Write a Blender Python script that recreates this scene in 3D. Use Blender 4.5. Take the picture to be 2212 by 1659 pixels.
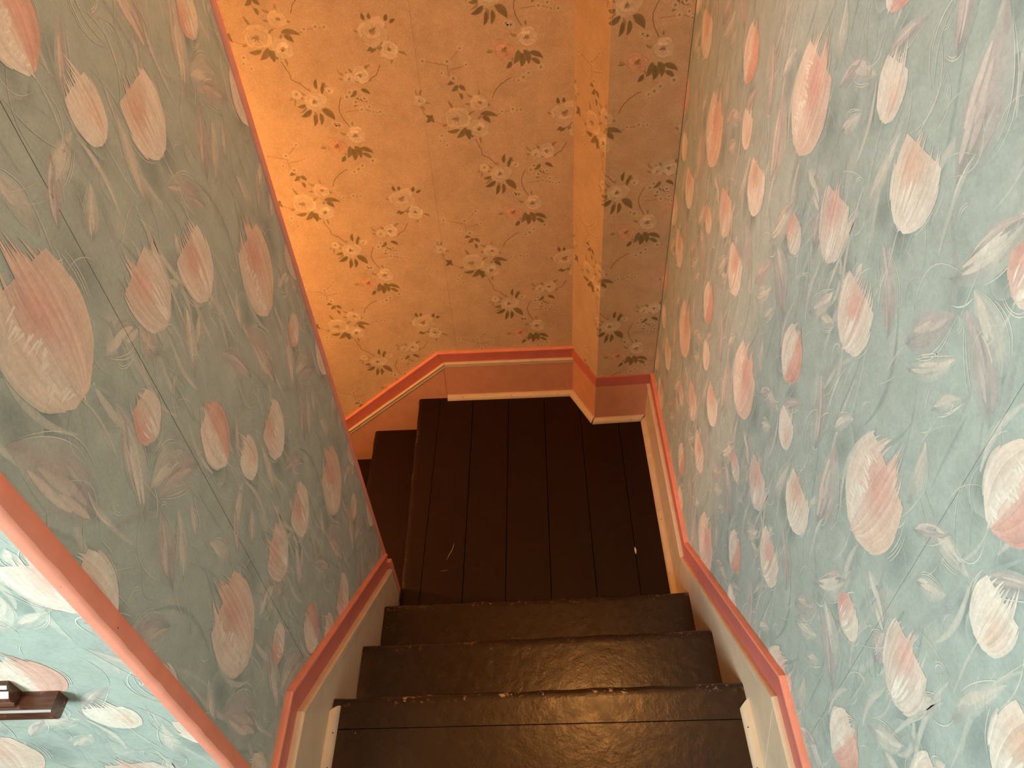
import bpy, bmesh, math, random
import numpy as np
from mathutils import Matrix, Vector

for o in list(bpy.data.objects):
    bpy.data.objects.remove(o)
SC = bpy.context.scene
COL = SC.collection
random.seed(7)
RNG = np.random.default_rng(11)

# ------------------------------------------------------------------ camera
# metres; landing floor is z = 0, upper hall floor z = 0.56, x to the right, y down the stairs
def cam_axes(yaw, pit, rol):
    fwd = Vector((math.sin(yaw) * math.cos(pit), math.cos(yaw) * math.cos(pit), -math.sin(pit)))
    right = Vector((math.cos(yaw), -math.sin(yaw), 0))
    down = fwd.cross(right)
    r2 = right * math.cos(rol) + down * math.sin(rol)
    d2 = down * math.cos(rol) - right * math.sin(rol)
    return r2, -d2, -fwd
cam = bpy.data.objects.new('camera', bpy.data.cameras.new('camera'))
COL.objects.link(cam)
cam.data.sensor_width = 36.0
cam.data.lens = 1612.0 / 2212.0 * 36.0
cam.data.clip_start = 0.02
ax = cam_axes(math.radians(-2.5), math.radians(44.65), math.radians(4.05))
m = Matrix.Identity(4)
for i in range(3):
    for j in range(3):
        m[j][i] = ax[i][j]
m.translation = Vector((0, 0, 2.2))
cam.matrix_world = m
SC.camera = cam

# ------------------------------------------------------------------ light and exposure
W = bpy.data.worlds.new('world')
SC.world = W
W.use_nodes = True
W.node_tree.nodes['Background'].inputs[0].default_value = (0.75, 0.88, 1.0, 1)
W.node_tree.nodes['Background'].inputs[1].default_value = 0.6

def area(name, loc, size, size_y, aim, power, col):
    d = bpy.data.lights.new(name, 'AREA')
    d.shape = 'RECTANGLE'; d.size = size; d.size_y = size_y
    d.energy = power; d.color = col
    o = bpy.data.objects.new(name, d); COL.objects.link(o)
    o.location = loc
    o.rotation_euler = (Vector(aim) - Vector(loc)).to_track_quat('-Z', 'Y').to_euler()
    return o
# daylight entering by the hall window (behind and to the left of the camera)
area('window_daylight', (-1.97, -1.75, 2.28), 1.66, 1.06, (1.0, -1.75, 2.28), 218.0, (0.82, 1.0, 0.99))
SC.view_settings.view_transform = 'Standard'
SC.view_settings.look = 'None'
SC.view_settings.gamma = 1.0
SC.view_settings.use_curve_mapping = False
SC.view_settings.exposure = 0.0
SC.cycles.caustics_reflective = False
SC.cycles.caustics_refractive = False
SC.cycles.use_light_tree = False
SC.cycles.max_bounces = 5
SC.cycles.diffuse_bounces = 4
SC.cycles.glossy_bounces = 2
SC.cycles.transmission_bounces = 3

# ------------------------------------------------------------------ helpers
def lin(r, g, b):
    def f(c):
        c /= 255.0
        return c / 12.92 if c <= 0.04045 else ((c + 0.055) / 1.055) ** 2.4
    return np.array([f(r), f(g), f(b)])

def tag(o, label=None, cat=None, kind=None, group=None):
    if label: o['label'] = label
    if cat: o['category'] = cat
    if kind: o['kind'] = kind
    if group: o['group'] = group
    return o

def empty(name, loc, label=None, cat=None, kind=None):
    o = bpy.data.objects.new(name, None)
    COL.objects.link(o); o.location = loc
    o.empty_display_size = 0.05
    return tag(o, label, cat, kind)

def mesh(name, verts, faces, mat, parent=None, smooth=False):
    me = bpy.data.meshes.new(name)
    me.from_pydata([tuple(map(float, v)) for v in verts], [], [tuple(f) for f in faces])
    bm = bmesh.new(); bm.from_mesh(me)
    bmesh.ops.recalc_face_normals(bm, faces=bm.faces)
    bm.to_mesh(me); bm.free()
    if smooth:
        for p in me.polygons: p.use_smooth = True
    me.materials.append(mat)
    o = bpy.data.objects.new(name, me); COL.objects.link(o)
    if parent:
        o.parent = parent
        o.matrix_parent_inverse = Matrix.Translation(-Vector(parent.location))
    return o

def bevel(o, w, seg=2, ang=40):
    md = o.modifiers.new('bevel', 'BEVEL'); md.width = w; md.segments = seg
    md.limit_method = 'ANGLE'; md.angle_limit = math.radians(ang)
    return o

def box(name, lo, hi, mat, parent=None, bev=0):
    x0, y0, z0 = lo; x1, y1, z1 = hi
    v = [(x0, y0, z0), (x1, y0, z0), (x1, y1, z0), (x0, y1, z0), (x0, y0, z1), (x1, y0, z1), (x1, y1, z1), (x0, y1, z1)]
    f = [(0, 3, 2, 1), (4, 5, 6, 7), (0, 1, 5, 4), (1, 2, 6, 5), (2, 3, 7, 6), (3, 0, 4, 7)]
    o = mesh(name, v, f, mat, parent)
    if bev: bevel(o, bev)
    return o

def loft(name, rings, mat, parent=None, smooth=False, caps=True):
    """closed section rings joined into a solid"""
    n = len(rings[0]); v = [p for r in rings for p in r]; f = []
    for k in range(len(rings) - 1):
        for i in range(n):
            j = (i + 1) % n
            f.append((k * n + i, k * n + j, (k + 1) * n + j, (k + 1) * n + i))
    if caps:
        f.append(tuple(range(n - 1, -1, -1)))
        f.append(tuple((len(rings) - 1) * n + i for i in range(n)))
    o = mesh(name, v, f, mat, parent)
    if smooth:
        for p in o.data.polygons: p.use_smooth = len(p.vertices) == 4
        try:
            o.data.set_sharp_from_angle(angle=math.radians(35))
        except Exception:
            pass
    return o

def panel(name, poly, mapf, d0, d1, mat, parent=None, bev=0):
    """flat board: polygon in wall coordinates (s, z) between offsets d0 and d1 from the wall"""
    o = loft(name, [[mapf(s, z, d0) for s, z in poly], [mapf(s, z, d1) for s, z in poly]], mat, parent)
    if bev: bevel(o, bev)
    return o

def mitre(path):
    """unit-offset vectors (towards the upper side) at each vertex of a polyline"""
    nrm = []
    for (a, b) in zip(path[:-1], path[1:]):
        d = np.array(b) - np.array(a); d = d / np.hypot(*d)
        n = np.array([-d[1], d[0]])
        nrm.append(n if n[1] > 0 else -n)
    out = [nrm[0]]
    for a, b in zip(nrm[:-1], nrm[1:]):
        q = a + b
        out.append(q / (1 + a @ b))
    out.append(nrm[-1])
    return out

def sweep(name, path, k, prof, mapf, mat, parent, gap=0.0004, mit=None):
    """one mitred length (segment k) of a moulding; prof = [(drop, depth)]"""
    mm = mit or mitre(path)
    a, b = np.array(path[k], float), np.array(path[k + 1], float)
    d = (b - a) / np.hypot(*(b - a))
    r0 = [mapf(*(a + d * gap + mm[k] * t), dd) for t, dd in prof]
    r1 = [mapf(*(b - d * gap + mm[k + 1] * t), dd) for t, dd in prof]
    return loft(name, [r0, r1], mat, parent, smooth=True)

# ------------------------------------------------------------------ materials
def new_mat(name):
    mt = bpy.data.materials.new(name); mt.use_nodes = True
    nt = mt.node_tree
    return mt, nt, nt.nodes['Principled BSDF']

def node(nt, typ, **kw):
    n = nt.nodes.new(typ)
    for k, v in kw.items(): setattr(n, k, v)
    return n

def noise(nt, vec, scale, detail=4, rough=0.55):
    n = node(nt, 'ShaderNodeTexNoise')
    n.inputs['Scale'].default_value = scale; n.inputs['Detail'].default_value = detail
    n.inputs['Roughness'].default_value = rough
    nt.links.new(vec, n.inputs['Vector'])
    return n.outputs['Fac']

def ramp(nt, fac, stops):
    r = node(nt, 'ShaderNodeValToRGB')
    e = r.color_ramp.elements
    while len(e) < len(stops): e.new(0.5)
    for el, (p, c) in zip(e, stops):
        el.position = p; el.color = (c, c, c, 1) if not hasattr(c, '__len__') else (*c, 1)
    nt.links.new(fac, r.inputs['Fac'])
    return r.outputs['Color']

def mix(nt, a, b, fac, mode='MIX'):
    n = node(nt, 'ShaderNodeMix', data_type='RGBA', blend_type=mode)
    for s, v in ((n.inputs[6], a), (n.inputs[7], b), (n.inputs[0], fac)):
        if isinstance(v, bpy.types.NodeSocket): nt.links.new(v, s)
        elif hasattr(v, '__len__'): s.default_value = (*v, 1)
        elif s.type == 'VALUE': s.default_value = v
        else: s.default_value = (v, v, v, 1)
    return n.outputs[2]

def bump(nt, h, strength, dist=0.002, prev=None):
    b = node(nt, 'ShaderNodeBump')
    b.inputs['Strength'].default_value = strength; b.inputs['Distance'].default_value = dist
    nt.links.new(h, b.inputs['Height'])
    if prev is not None: nt.links.new(prev, b.inputs['Normal'])
    return b.outputs['Normal']

def paper_mat(name, base, attr, style):
    mt, nt, bs = new_mat(name)
    pos = node(nt, 'ShaderNodeNewGeometry').outputs['Position']
    if attr:
        a = node(nt, 'ShaderNodeAttribute', attribute_name='Col')
        c = a.outputs['Color']
    else:
        c = node(nt, 'ShaderNodeRGB'); c.outputs[0].default_value = (*base, 1); c = c.outputs[0]
    if style == 'tulip':
        f1 = ramp(nt, noise(nt, pos, 26, 3, 0.65), [(0.30, 0.90), (0.70, 1.07)])
        f2 = ramp(nt, noise(nt, pos, 210, 2, 0.6), [(0.30, 0.92), (0.70, 1.06)])
        c = mix(nt, c, f1, 1.0, 'MULTIPLY'); c = mix(nt, c, f2, 1.0, 'MULTIPLY')
        h = noise(nt, pos, 420, 1, 0.6); bst = 0.10; rg = 0.62
    else:
        f1 = ramp(nt, noise(nt, pos, 14, 4, 0.7), [(0.30, 0.88), (0.70, 1.10)])
        f2 = ramp(nt, noise(nt, pos, 300, 2, 0.65), [(0.36, 0.90), (0.55, 1.0), (0.72, 1.16)])
        c = mix(nt, c, f1, 1.0, 'MULTIPLY'); c = mix(nt, c, f2, 1.0, 'MULTIPLY')
        h = noise(nt, pos, 260, 2, 0.65); bst = 0.22; rg = 0.5
    nt.links.new(c, bs.inputs['Base Color'])
    bs.inputs['Roughness'].default_value = rg
    bs.inputs['Specular IOR Level'].default_value = 0.35
    nt.links.new(bump(nt, h, bst, 0.0015), bs.inputs['Normal'])
    return mt

def paint_mat(name, col, rough=0.42, dirt=0.10, chips=True):
    mt, nt, bs = new_mat(name)
    pos = node(nt, 'ShaderNodeNewGeometry').outputs['Position']
    f1 = ramp(nt, noise(nt, pos, 22, 4, 0.6), [(0.3, 1.0 - dirt), (0.7, 1.0 + dirt * 0.4)])
    c = mix(nt, tuple(col), f1, 1.0, 'MULTIPLY')
    if chips:
        ch = ramp(nt, noise(nt, pos, 95, 2, 0.4), [(0.775, 0.0), (0.80, 1.0)])
        c = mix(nt, c, (0.05, 0.035, 0.025), ch)
    nt.links.new(c, bs.inputs['Base Color'])
    bs.inputs['Roughness'].default_value = rough
    nt.links.new(bump(nt, noise(nt, pos, 130, 3), 0.10, 0.001), bs.inputs['Normal'])
    return mt

def floor_mat(name, col, rough, spec=0.32):
    """thick brown floor paint with specks of plaster and worn nosings"""
    mt, nt, bs = new_mat(name)
    pos = node(nt, 'ShaderNodeNewGeometry').outputs['Position']
    tc = node(nt, 'ShaderNodeMapping'); tc.inputs['Scale'].default_value = (1, 1, 1)
    nt.links.new(pos, tc.inputs['Vector']); p = tc.outputs['Vector']
    f1 = ramp(nt, noise(nt, p, 11, 5, 0.65), [(0.3, 0.85), (0.7, 1.15)])
    c = mix(nt, tuple(col), f1, 1.0, 'MULTIPLY')
    vo = node(nt, 'ShaderNodeTexVoronoi'); vo.inputs['Scale'].default_value = 26
    nt.links.new(p, vo.inputs['Vector'])
    speck = ramp(nt, vo.outputs['Distance'], [(0.030, 1.0), (0.055, 0.0)])
    sel = ramp(nt, noise(nt, p, 17, 2), [(0.55, 0.0), (0.62, 1.0)])
    sp = mix(nt, speck, sel, 1.0, 'MULTIPLY')
    c = mix(nt, c, tuple(lin(150, 128, 105)), sp)
    at = node(nt, 'ShaderNodeAttribute', attribute_name='wear')
    wn = ramp(nt, noise(nt, p, 75, 4, 0.7), [(0.56, 0.0), (0.62, 1.0)])
    wn2 = ramp(nt, noise(nt, p, 9, 2), [(0.46, 0.0), (0.58, 1.0)])
    wf = mix(nt, mix(nt, at.outputs['Color'], wn, 1.0, 'MULTIPLY'), wn2, 1.0, 'MULTIPLY')
    c = mix(nt, c, tuple(lin(165, 120, 88)), wf)
    nt.links.new(c, bs.inputs['Base Color'])
    rr = ramp(nt, noise(nt, p, 30, 4), [(0.3, rough - 0.03), (0.7, rough + 0.06)])
    nt.links.new(rr, bs.inputs['Roughness'])
    bs.inputs['Specular IOR Level'].default_value = spec
    n1 = bump(nt, noise(nt, p, 38, 3), 0.28, 0.003)
    n2 = bump(nt, noise(nt, p, 240, 3), 0.12, 0.001, n1)
    nt.links.new(n2, bs.inputs['Normal'])
    return mt

BG = lin(163, 173, 168)
RB = lin(193, 164, 138)
M_tulip = paper_mat('tulip_paper', BG, False, 'tulip')
M_tulip_print = paper_mat('tulip_print', BG, True, 'tulip')
M_rose = paper_mat('rose_paper', RB, False, 'rose')
M_rose_print = paper_mat('rose_print', RB, True, 'rose')
M_pink = paint_mat('salmon_pink_trim_paint', lin(226, 142, 121), 0.4)
M_band = paint_mat('dusty_rose_band_paint', lin(190, 105, 98), 0.42, chips=False)
M_cream = paint_mat('cream_trim_paint', lin(206, 184, 160), 0.38)
M_salmon = paint_mat('salmon_board_paint', lin(204, 146, 122), 0.42)
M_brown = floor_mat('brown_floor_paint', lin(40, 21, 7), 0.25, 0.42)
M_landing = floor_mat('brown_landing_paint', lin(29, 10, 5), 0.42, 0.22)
M_seam = paint_mat('paper_joint', lin(98, 86, 70), 0.8, chips=False)
M_dark = paint_mat('dark_gap', lin(12, 8, 6), 0.8, chips=False)
M_ceil = paint_mat('ceiling_paint', lin(196, 170, 134), 0.8, chips=False)

# ------------------------------------------------------------------ structure: walls and ceiling
XW, XL, YB, YN, YE = 0.445, -0.495, 2.175, 0.408, 1.290   # right wall, left wall, back wall, hall face, end of left wall
YR = -4.3
ZH, ZC, ZLOW = 0.56, 2.98, -1.45
wall_right = tag(box('wall_right', (XW, YR, ZLOW), (XW + 0.12, 2.35, ZC), M_tulip), 'right stair wall papered in turquoise with painted pink tulips', 'wall', 'structure')
wall_left = tag(box('wall_left', (XL - 0.10, YN, ZLOW), (XL, YE, ZC), M_tulip), 'left stair wall papered in turquoise with painted pink tulips', 'wall', 'structure')
wall_hall = tag(box('wall_hall', (-2.12, YN, 0.3), (XL - 0.10, YN + 0.10, ZC), M_tulip), 'bright hall wall with tulip paper beside the near corner bead', 'wall', 'structure')
wall_stairs = tag(box('wall_stairs', (-2.6, YE - 0.10, ZLOW), (XL - 0.10, YE, ZC), M_tulip), 'wall along the lower flight behind the left stair wall', 'wall', 'structure')
wall_back = tag(box('wall_back', (-2.6, YB, ZLOW), (0.30, YB + 0.12, ZC), M_rose), 'far stairwell wall with brown rose wallpaper', 'wall', 'structure')
wall_end = tag(box('wall_end', (-2.72, 1.15, ZLOW), (-2.6, 2.3, ZC), M_rose), 'end wall at the foot of the lower flight', 'wall', 'structure')
wall_rear = tag(box('wall_rear', (-2.12, YR - 0.12, 0.3), (XW + 0.12, YR, ZC), M_rose), 'hall wall behind the viewer with rose paper', 'wall', 'structure')
ceiling = tag(box('ceiling', (-2.72, YR - 0.12, ZC), (XW + 0.12, 2.35, ZC + 0.1), M_ceil), 'plain white ceiling over hall and stairwell', 'ceiling', 'structure')
# pillar: boxed-in corner with one slanted side
PIL = [(0.150, YB + 0.02), (0.150, YB), (0.2315, 2.004), (XW, 2.012), (XW, YB + 0.02)]
pillar = tag(loft('pillar', [[(x, y, -0.1) for x, y in PIL], [(x, y, ZC) for x, y in PIL]], M_rose), 'boxed corner chase with rose wallpaper and slanted left side', 'wall', 'structure')

# window wall of the hall with its window (daylight)
WY0, WY1, WZ0, WZ1 = -2.60, -0.90, 1.74, 2.82
ww = empty('wall_window', (-2.06, -1.2, 0.56), 'hall wall with the daylight window', 'wall', 'structure')
for lo, hi in (((-2.12, YR, 0.3), (-2.06, WY0, ZC)), ((-2.12, WY1, 0.3), (-2.06, YN, ZC)), ((-2.12, WY0, 0.3), (-2.06, WY1, WZ0)), ((-2.12, WY0, WZ1), (-2.06, WY1, ZC))):
    box('wall_section', lo, hi, M_tulip, ww)
win = empty('window_1', (-2.06, -1.75, WZ0), 'white sash window lighting the hall', 'window', 'structure')
for lo, hi in (((-2.13, WY0 - .06, WZ0 - .06), (-2.04, WY0, WZ1 + .06)), ((-2.13, WY1, WZ0 - .06), (-2.04, WY1 + .06, WZ1 + .06)), ((-2.13, WY0, WZ1), (-2.04, WY1, WZ1 + .06)), ((-2.13, WY0, WZ0 - .06), (-2.02, WY1, WZ0)), ((-2.11, WY0, 2.26), (-2.07, WY1, 2.30)), ((-2.11, -1.77, WZ0), (-2.07, -1.73, WZ1))):
    box('window_frame', lo, hi, M_cream, win, 0.004)
mg, ntg, bg_ = new_mat('window_glass')
bg_.inputs['Transmission Weight'].default_value = 1.0; bg_.inputs['Roughness'].default_value = 0.02; bg_.inputs['IOR'].default_value = 1.45
for y0, y1 in ((WY0, -1.77), (-1.73, WY1)):
    for z0, z1 in ((WZ0, 2.26), (2.30, WZ1)):
        box('pane', (-2.092, y0, z0), (-2.088, y1, z1), mg, win)

# ------------------------------------------------------------------ floors and stairs
def set_wear(o, f):
    me = o.data
    at = me.color_attributes.new('wear', 'FLOAT_COLOR', 'POINT')
    for i, v in enumerate(me.vertices):
        w = f(v.co); at.data[i].color = (w, w, w, 1)

def tread(name, xl, yl, xr, yr, z, depth, mat, parent, depth1=None, wear=0.45, th=0.032, r=0.013, along='x', seg=28):
    """board with a rounded nosing; nose line runs from (xl,yl) to (xr,yr); board lies behind it"""
    prof = [(depth, -th), (depth, 0), (r + 0.012, 0)]
    for i in range(7):
        a = math.pi / 2 * (1 - i / 3.0)
        prof.append((r - r * math.cos(a), -r + r * math.sin(a) if a >= 0 else -th + r + r * math.sin(a)))
    a0, a1 = Vector((xl, yl, z)), Vector((xr, yr, z))
    d = (a1 - a0).normalized()
    back = Vector((-d.y, d.x, 0)) * -1.0      # away from the nose: to the right of travel
    rings = []
    for k in range(seg + 1):
        p = a0.lerp(a1, k / seg)
        wob = 0.0012 * math.sin(k * 1.7 + z * 9) + 0.0008 * math.sin(k * 0.6)
        dk = 1.0 if depth1 is None else (depth + (depth1 - depth) * k / seg) / depth
        rings.append([tuple(p + back * ((s * dk if s > 0.04 else s) + (wob if s < 0.02 else 0)) + Vector((0, 0, h))) for s, h in prof])
    o = loft(name, rings, mat, parent, smooth=True)
    n = len(prof)
    at = o.data.color_attributes.new('wear', 'FLOAT_COLOR', 'POINT')
    for i in range(len(o.data.vertices)):
        w = wear if (i % n) in (3, 4, 5) else 0.0
        at.data[i].color = (w, w, w, 1)
    return o

XSL, XSR = -0.474, 0.428          # faces of the skirting boards
# upper flight: two treads below the hall floor nosing
fl = empty('upper_flight', (0, 0.9, 0), 'three dark brown painted wooden steps down to the landing', 'stairs', 'structure')
tread('tread', XSL, 0.905, XSR, 0.921, 0.374, 0.245, M_brown, fl)
tread('tread', XSL, 1.122, XSR, 1.135, 0.187, 0.245, M_brown, fl)
for y, z0, z1 in ((0.672, 0.374, 0.53), (0.887, 0.187, 0.345), (1.102, 0.0, 0.157)):
    box('riser', (XSL, y - 0.018, z0), (XSR, y, z1), M_brown, fl)
# hall floor, boards across, the first one with a nosing
floor = empty('floor', (0, -0.8, ZH), 'dark brown painted hall floor boards at the stair head', 'floor', 'structure')
tread('plank', XSL, 0.692, XSR, 0.704, ZH, 0.0695, M_brown, floor, 0.0815, 1.0)
y = 0.6225
k = 0
while y > YR:
    y0 = max(y - 0.118, YR)
    if y > YN - 0.005 and y0 < YN - 0.005:
        y0 = YN - 0.006
    xl = XL if y > YN - 0.002 else -2.06
    o = box('plank', (xl, y0 + 0.0010, ZH - 0.028), (XW, y - 0.0010, ZH - 0.0004 * (k % 3)), M_brown, floor, 0.0015)
    y = y0; k += 1
box('joist_board', (-2.06, YR, ZH - 0.06), (XW, YN - 0.01, ZH - 0.029), M_dark, floor)
box('joist_board', (XL, YN - 0.01, ZH - 0.06), (XW, 0.66, ZH - 0.033), M_dark, floor)
# landing, boards running away from the stairs
landing = empty('landing', (0, 1.7, 0), 'square landing of dark brown painted floor boards', 'floor', 'structure')
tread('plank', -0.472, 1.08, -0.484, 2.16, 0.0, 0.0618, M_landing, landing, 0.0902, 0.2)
seams = [(-0.407, -0.3935), (-0.266, -0.257), (-0.124, -0.111), (0.026, 0.034), (0.174, 0.1745), (0.316, 0.323), (0.432, 0.432)]
for k, ((a0, a1), (b0, b1)) in enumerate(zip(seams[:-1], seams[1:])):
    g = 0.0009
    zt = -0.0003 * ((k * 2) % 3)
    def bx(yv, s0, s1): return s0 + (s1 - s0) * (yv - 1.245) / 0.88
    yn, yf = 1.08, 2.16
    q = [(bx(yn, a0, a1) + g, yn), (bx(yn, b0, b1) - g, yn), (bx(yf, b0, b1) - g, yf), (bx(yf, a0, a1) + g, yf)]
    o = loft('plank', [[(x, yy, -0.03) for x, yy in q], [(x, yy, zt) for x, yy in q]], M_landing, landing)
    bevel(o, 0.0012, 1)
box('joist_board', (-0.455, 1.08, -0.06), (0.44, 2.16, -0.031), M_dark, landing)
# lower flight turning left
lf = empty('lower_flight', (-0.9, 1.7, -0.6), 'dark brown steps going down to the left from the landing', 'stairs', 'structure')
for i in range(1, 7):
    xn = -0.483 - 0.219 * i
    z = -0.187 * i
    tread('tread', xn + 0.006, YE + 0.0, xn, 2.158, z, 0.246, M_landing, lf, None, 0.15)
    box('riser', (xn + 0.219 + 0.022, YE, z), (xn + 0.219 + 0.04, 2.158, z + 0.155), M_landing, lf)
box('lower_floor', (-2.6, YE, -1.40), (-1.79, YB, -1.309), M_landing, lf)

# ------------------------------------------------------------------ skirting boards
CAP = [(0.0, 0.0), (0.0, 0.0095), (-0.0012, 0.0122), (-0.0035, 0.0132), (-0.0060, 0.0130), (-0.0068, 0.0)]
BAND = [(-0.0066, 0.0), (-0.0066, 0.0118), (-0.049, 0.0118), (-0.049, 0.0)]
def bead_prof(f):   # f = thickness of the board below
    return [(-0.0492, 0.0), (-0.0492, f - 0.001), (-0.0500, f + 0.0030), (-0.0525, f + 0.0058), (-0.0555, f + 0.0058), (-0.0580, f + 0.0030), (-0.0615, f + 0.0022), (-0.0650, f + 0.0034), (-0.0690, f + 0.0030), (-0.0715, f + 0.0006), (-0.0725, f - 0.0004), (-0.0725, 0.0)]
def qround(r=0.0185):
    return [(0.0, 0.0)] + [(r * math.sin(a), r * math.cos(a)) for a in [math.pi / 2 * i / 6 for i in range(7)]]

def mapR(s, z, d): return (XW - d, s, z)
def mapL(s, z, d): return (XL + d, s, z)
def mapB(s, z, d): return (s, YB - d, z)
def mapN(s, z, d): return (s, YN - d, z)

def skirting(obj, path, mapf, f, boards, board_mat=None):
    mm = mitre(path)
    for k in range(len(path) - 1):
        sweep('cap', path, k, CAP, mapf, M_pink, obj, mit=mm)
        sweep('band', path, k, BAND, mapf, M_band, obj, mit=mm)
        sweep('bead', path, k, bead_prof(f), mapf, M_cream, obj, mit=mm)
    for poly in boards:
        panel('board', poly, mapf, 0.0, f, board_mat or M_cream, obj, 0.0008)

def off(path, k, t):
    p = np.array(path[k]) + mitre(path)[k] * t
    return (p[0], p[1])

# right wall: landing length, sloping stringer, hall length
pR = [(2.010, 0.240), (1.268, 0.240), (0.604, 0.812), (YR, 0.812)]
bR = empty('baseboard_right', (XW, 1.2, 0), 'cream and pink skirting board following the right wall', 'skirting board', 'structure')
t0 = -0.0495
def low(k, z):          # mitre joint continued down to height z
    mv = mitre(pR)[k]; p = np.array(pR[k]); t = (z - p[1]) / mv[1]; q = p + mv * t
    return (q[0], q[1])
g = 0.0006
kA, kB = off(pR, 1, t0), off(pR, 2, t0)
kAl, kBl = low(1, 0.0), low(2, ZH)
skirting(bR, pR, mapR, 0.017, [
    [(2.010, 0.0), (2.010, pR[0][1] + t0), (kA[0] + g, kA[1]), (kAl[0] + g, 0.0)],
    [(kAl[0] - g, 0.0), (kA[0] - g, kA[1]), (kB[0] + g, kB[1]), (kBl[0] + g, ZH), (kBl[0] + g, 0.40), (1.0, 0.0)],
    [(kBl[0] - g, ZH), (kB[0] - g, kB[1]), (YR, pR[3][1] + t0), (YR, ZH)]])
def qr_run(parent, a, b, away, z, miter0=0.0, miter1=0.0, r=0.0185, name='quarter_round'):
    """quarter round along a->b on a floor at z; away = unit vector from the board into the room"""
    a, b, w = np.array(a, float), np.array(b, float), np.array(away, float)
    d = (b - a) / np.hypot(*(b - a))
    def ring(p, mi): return [tuple([*(p + w * dd + d * mi * dd), z + h]) for h, dd in qround(r)]
    return loft(name, [ring(a + d * 0.0004, miter0), ring(b - d * 0.0004, miter1)], M_cream, parent, smooth=True)
qr_run(bR, (XSR, 1.998), (XSR, 1.106), (-1, 0), 0.0, 0.9, 0.0)
qr_run(bR, (XSR, 0.660), (XSR, YR), (-1, 0), ZH, 0.9, 0.0)
# left wall
pL = [(1.288, 0.203), (0.600, 0.812), (YN - 0.002, 0.812)]
bL = empty('baseboard_left', (XL, 0.9, 0), 'cream and pink stringer board sloping down the left wall', 'skirting board', 'structure')
kB = off(pL, 1, t0); mv = mitre(pL)[1]
qb = np.array(pL[1]) + mv * ((ZH - pL[1][1]) / mv[1])
sl = (pL[0][1] - pL[1][1]) / (pL[0][0] - pL[1][0])
yE1 = 1.272
zE1 = pL[1][1] + (yE1 - pL[1][0]) * sl + t0 / math.cos(math.atan(sl))
skirting(bL, pL, mapL, 0.021, [
    [(yE1 - 0.0125, 0.0), (yE1 - 0.0125, zE1 + 0.0125 * -sl), (kB[0] + g, kB[1]), (qb[0] + g, ZH), (qb[0] + g, 0.40), (1.0, 0.0)],
    [(qb[0] - g, ZH), (kB[0] - g, kB[1]), (YN - 0.002, pL[2][1] + t0), (YN - 0.002, ZH)]])
panel('end_strip', [(yE1 - 0.012, 0.0), (yE1 - 0.012, zE1 + 0.046), (yE1 + 0.012, zE1 + 0.030), (yE1 + 0.012, 0.0)], mapL, 0.0, 0.0225, M_pink, bL, 0.002)
qr_run(bL, (XSL, 0.655), (XSL, YN), (1, 0), ZH, -0.9, 0.0)
# hall wall beside the corner
bH = empty('baseboard_hall', (-1.2, YN, ZH), 'cream and pink skirting board of the bright hall wall', 'skirting board', 'structure')
pH = [(-2.06, 0.812), (-0.505, 0.812)]
skirting(bH, pH, mapN, 0.021, [[(-2.06, ZH), (-2.06, 0.812 + t0), (-0.505, 0.812 + t0), (-0.505, ZH)]])
# back wall: landing length and the stringer falling to the left
pB = [(0.1555, 0.246), (-0.378, 0.246), (-2.3, -1.33)]
bB = empty('baseboard_back', (-0.3, YB, 0), 'cream and red skirting board along the far rose wall', 'skirting board', 'structure')
kB = off(pB, 1, t0)
skirting(bB, pB, mapB, 0.017, [
    [(0.158, 0.0), (0.158, 0.246 + t0), (kB[0] + g, kB[1]), (-0.364, 0.0)],
    [(-0.365, -0.25), (-0.3652, 0.0), (kB[0] - g, kB[1]), (-2.3, -1.33 + t0 * 1.3), (-2.3, -1.6), (-1.9, -1.6)]], M_salmon)
qr_run(bB, (-0.363, 2.158), (0.158, 2.158), (0, -1), 0.0, 0.0, -0.62)
# pillar skirting: flat boards with a painted red band, no bead
bP = empty('baseboard_pillar', (0.25, 2.02, 0), 'flat skirting board with red band round the boxed corner', 'skirting board', 'structure')
def slab(name, a, b, z0, z1, th, mat, ext0=0.0, ext1=0.0):
    a, b = np.array(a), np.array(b); d = (b - a) / np.hypot(*(b - a)); n = np.array([d[1], -d[0]])
    q = [a, b, b + n * th + d * ext1, a + n * th + d * ext0]
    return loft(name, [[(*p, z0) for p in q], [(*p, z1) for p in q]], mat, bP)
C0, C1, C2 = (0.150, YB), (0.2315, 2.004), (XW, 2.012)
for a, b, e0, e1 in ((C0, C1, 0.0, 0.0033), (C1, C2, -0.0033, 0.0)):
    slab('board', a, b, 0.0, 0.1905, 0.005, M_salmon, e0, e1)
    slab('band', a, b, 0.191, 0.236, 0.006, M_band, e0 * 1.2, e1 * 1.2)
dd = (np.array(C1) - np.array(C0)); dd /= np.hypot(*dd); nn = np.array([dd[1], -dd[0]])
qr_run(bP, np.array(C0) + nn * 0.005 + dd * 0.019, np.array(C1) + nn * 0.005, nn, 0.0, 0.0, 0.55)
qr_run(bP, (0.2295, 1.9985), (XSR, 2.006), (0.04, -1), 0.0, -0.62, -0.95)

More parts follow.
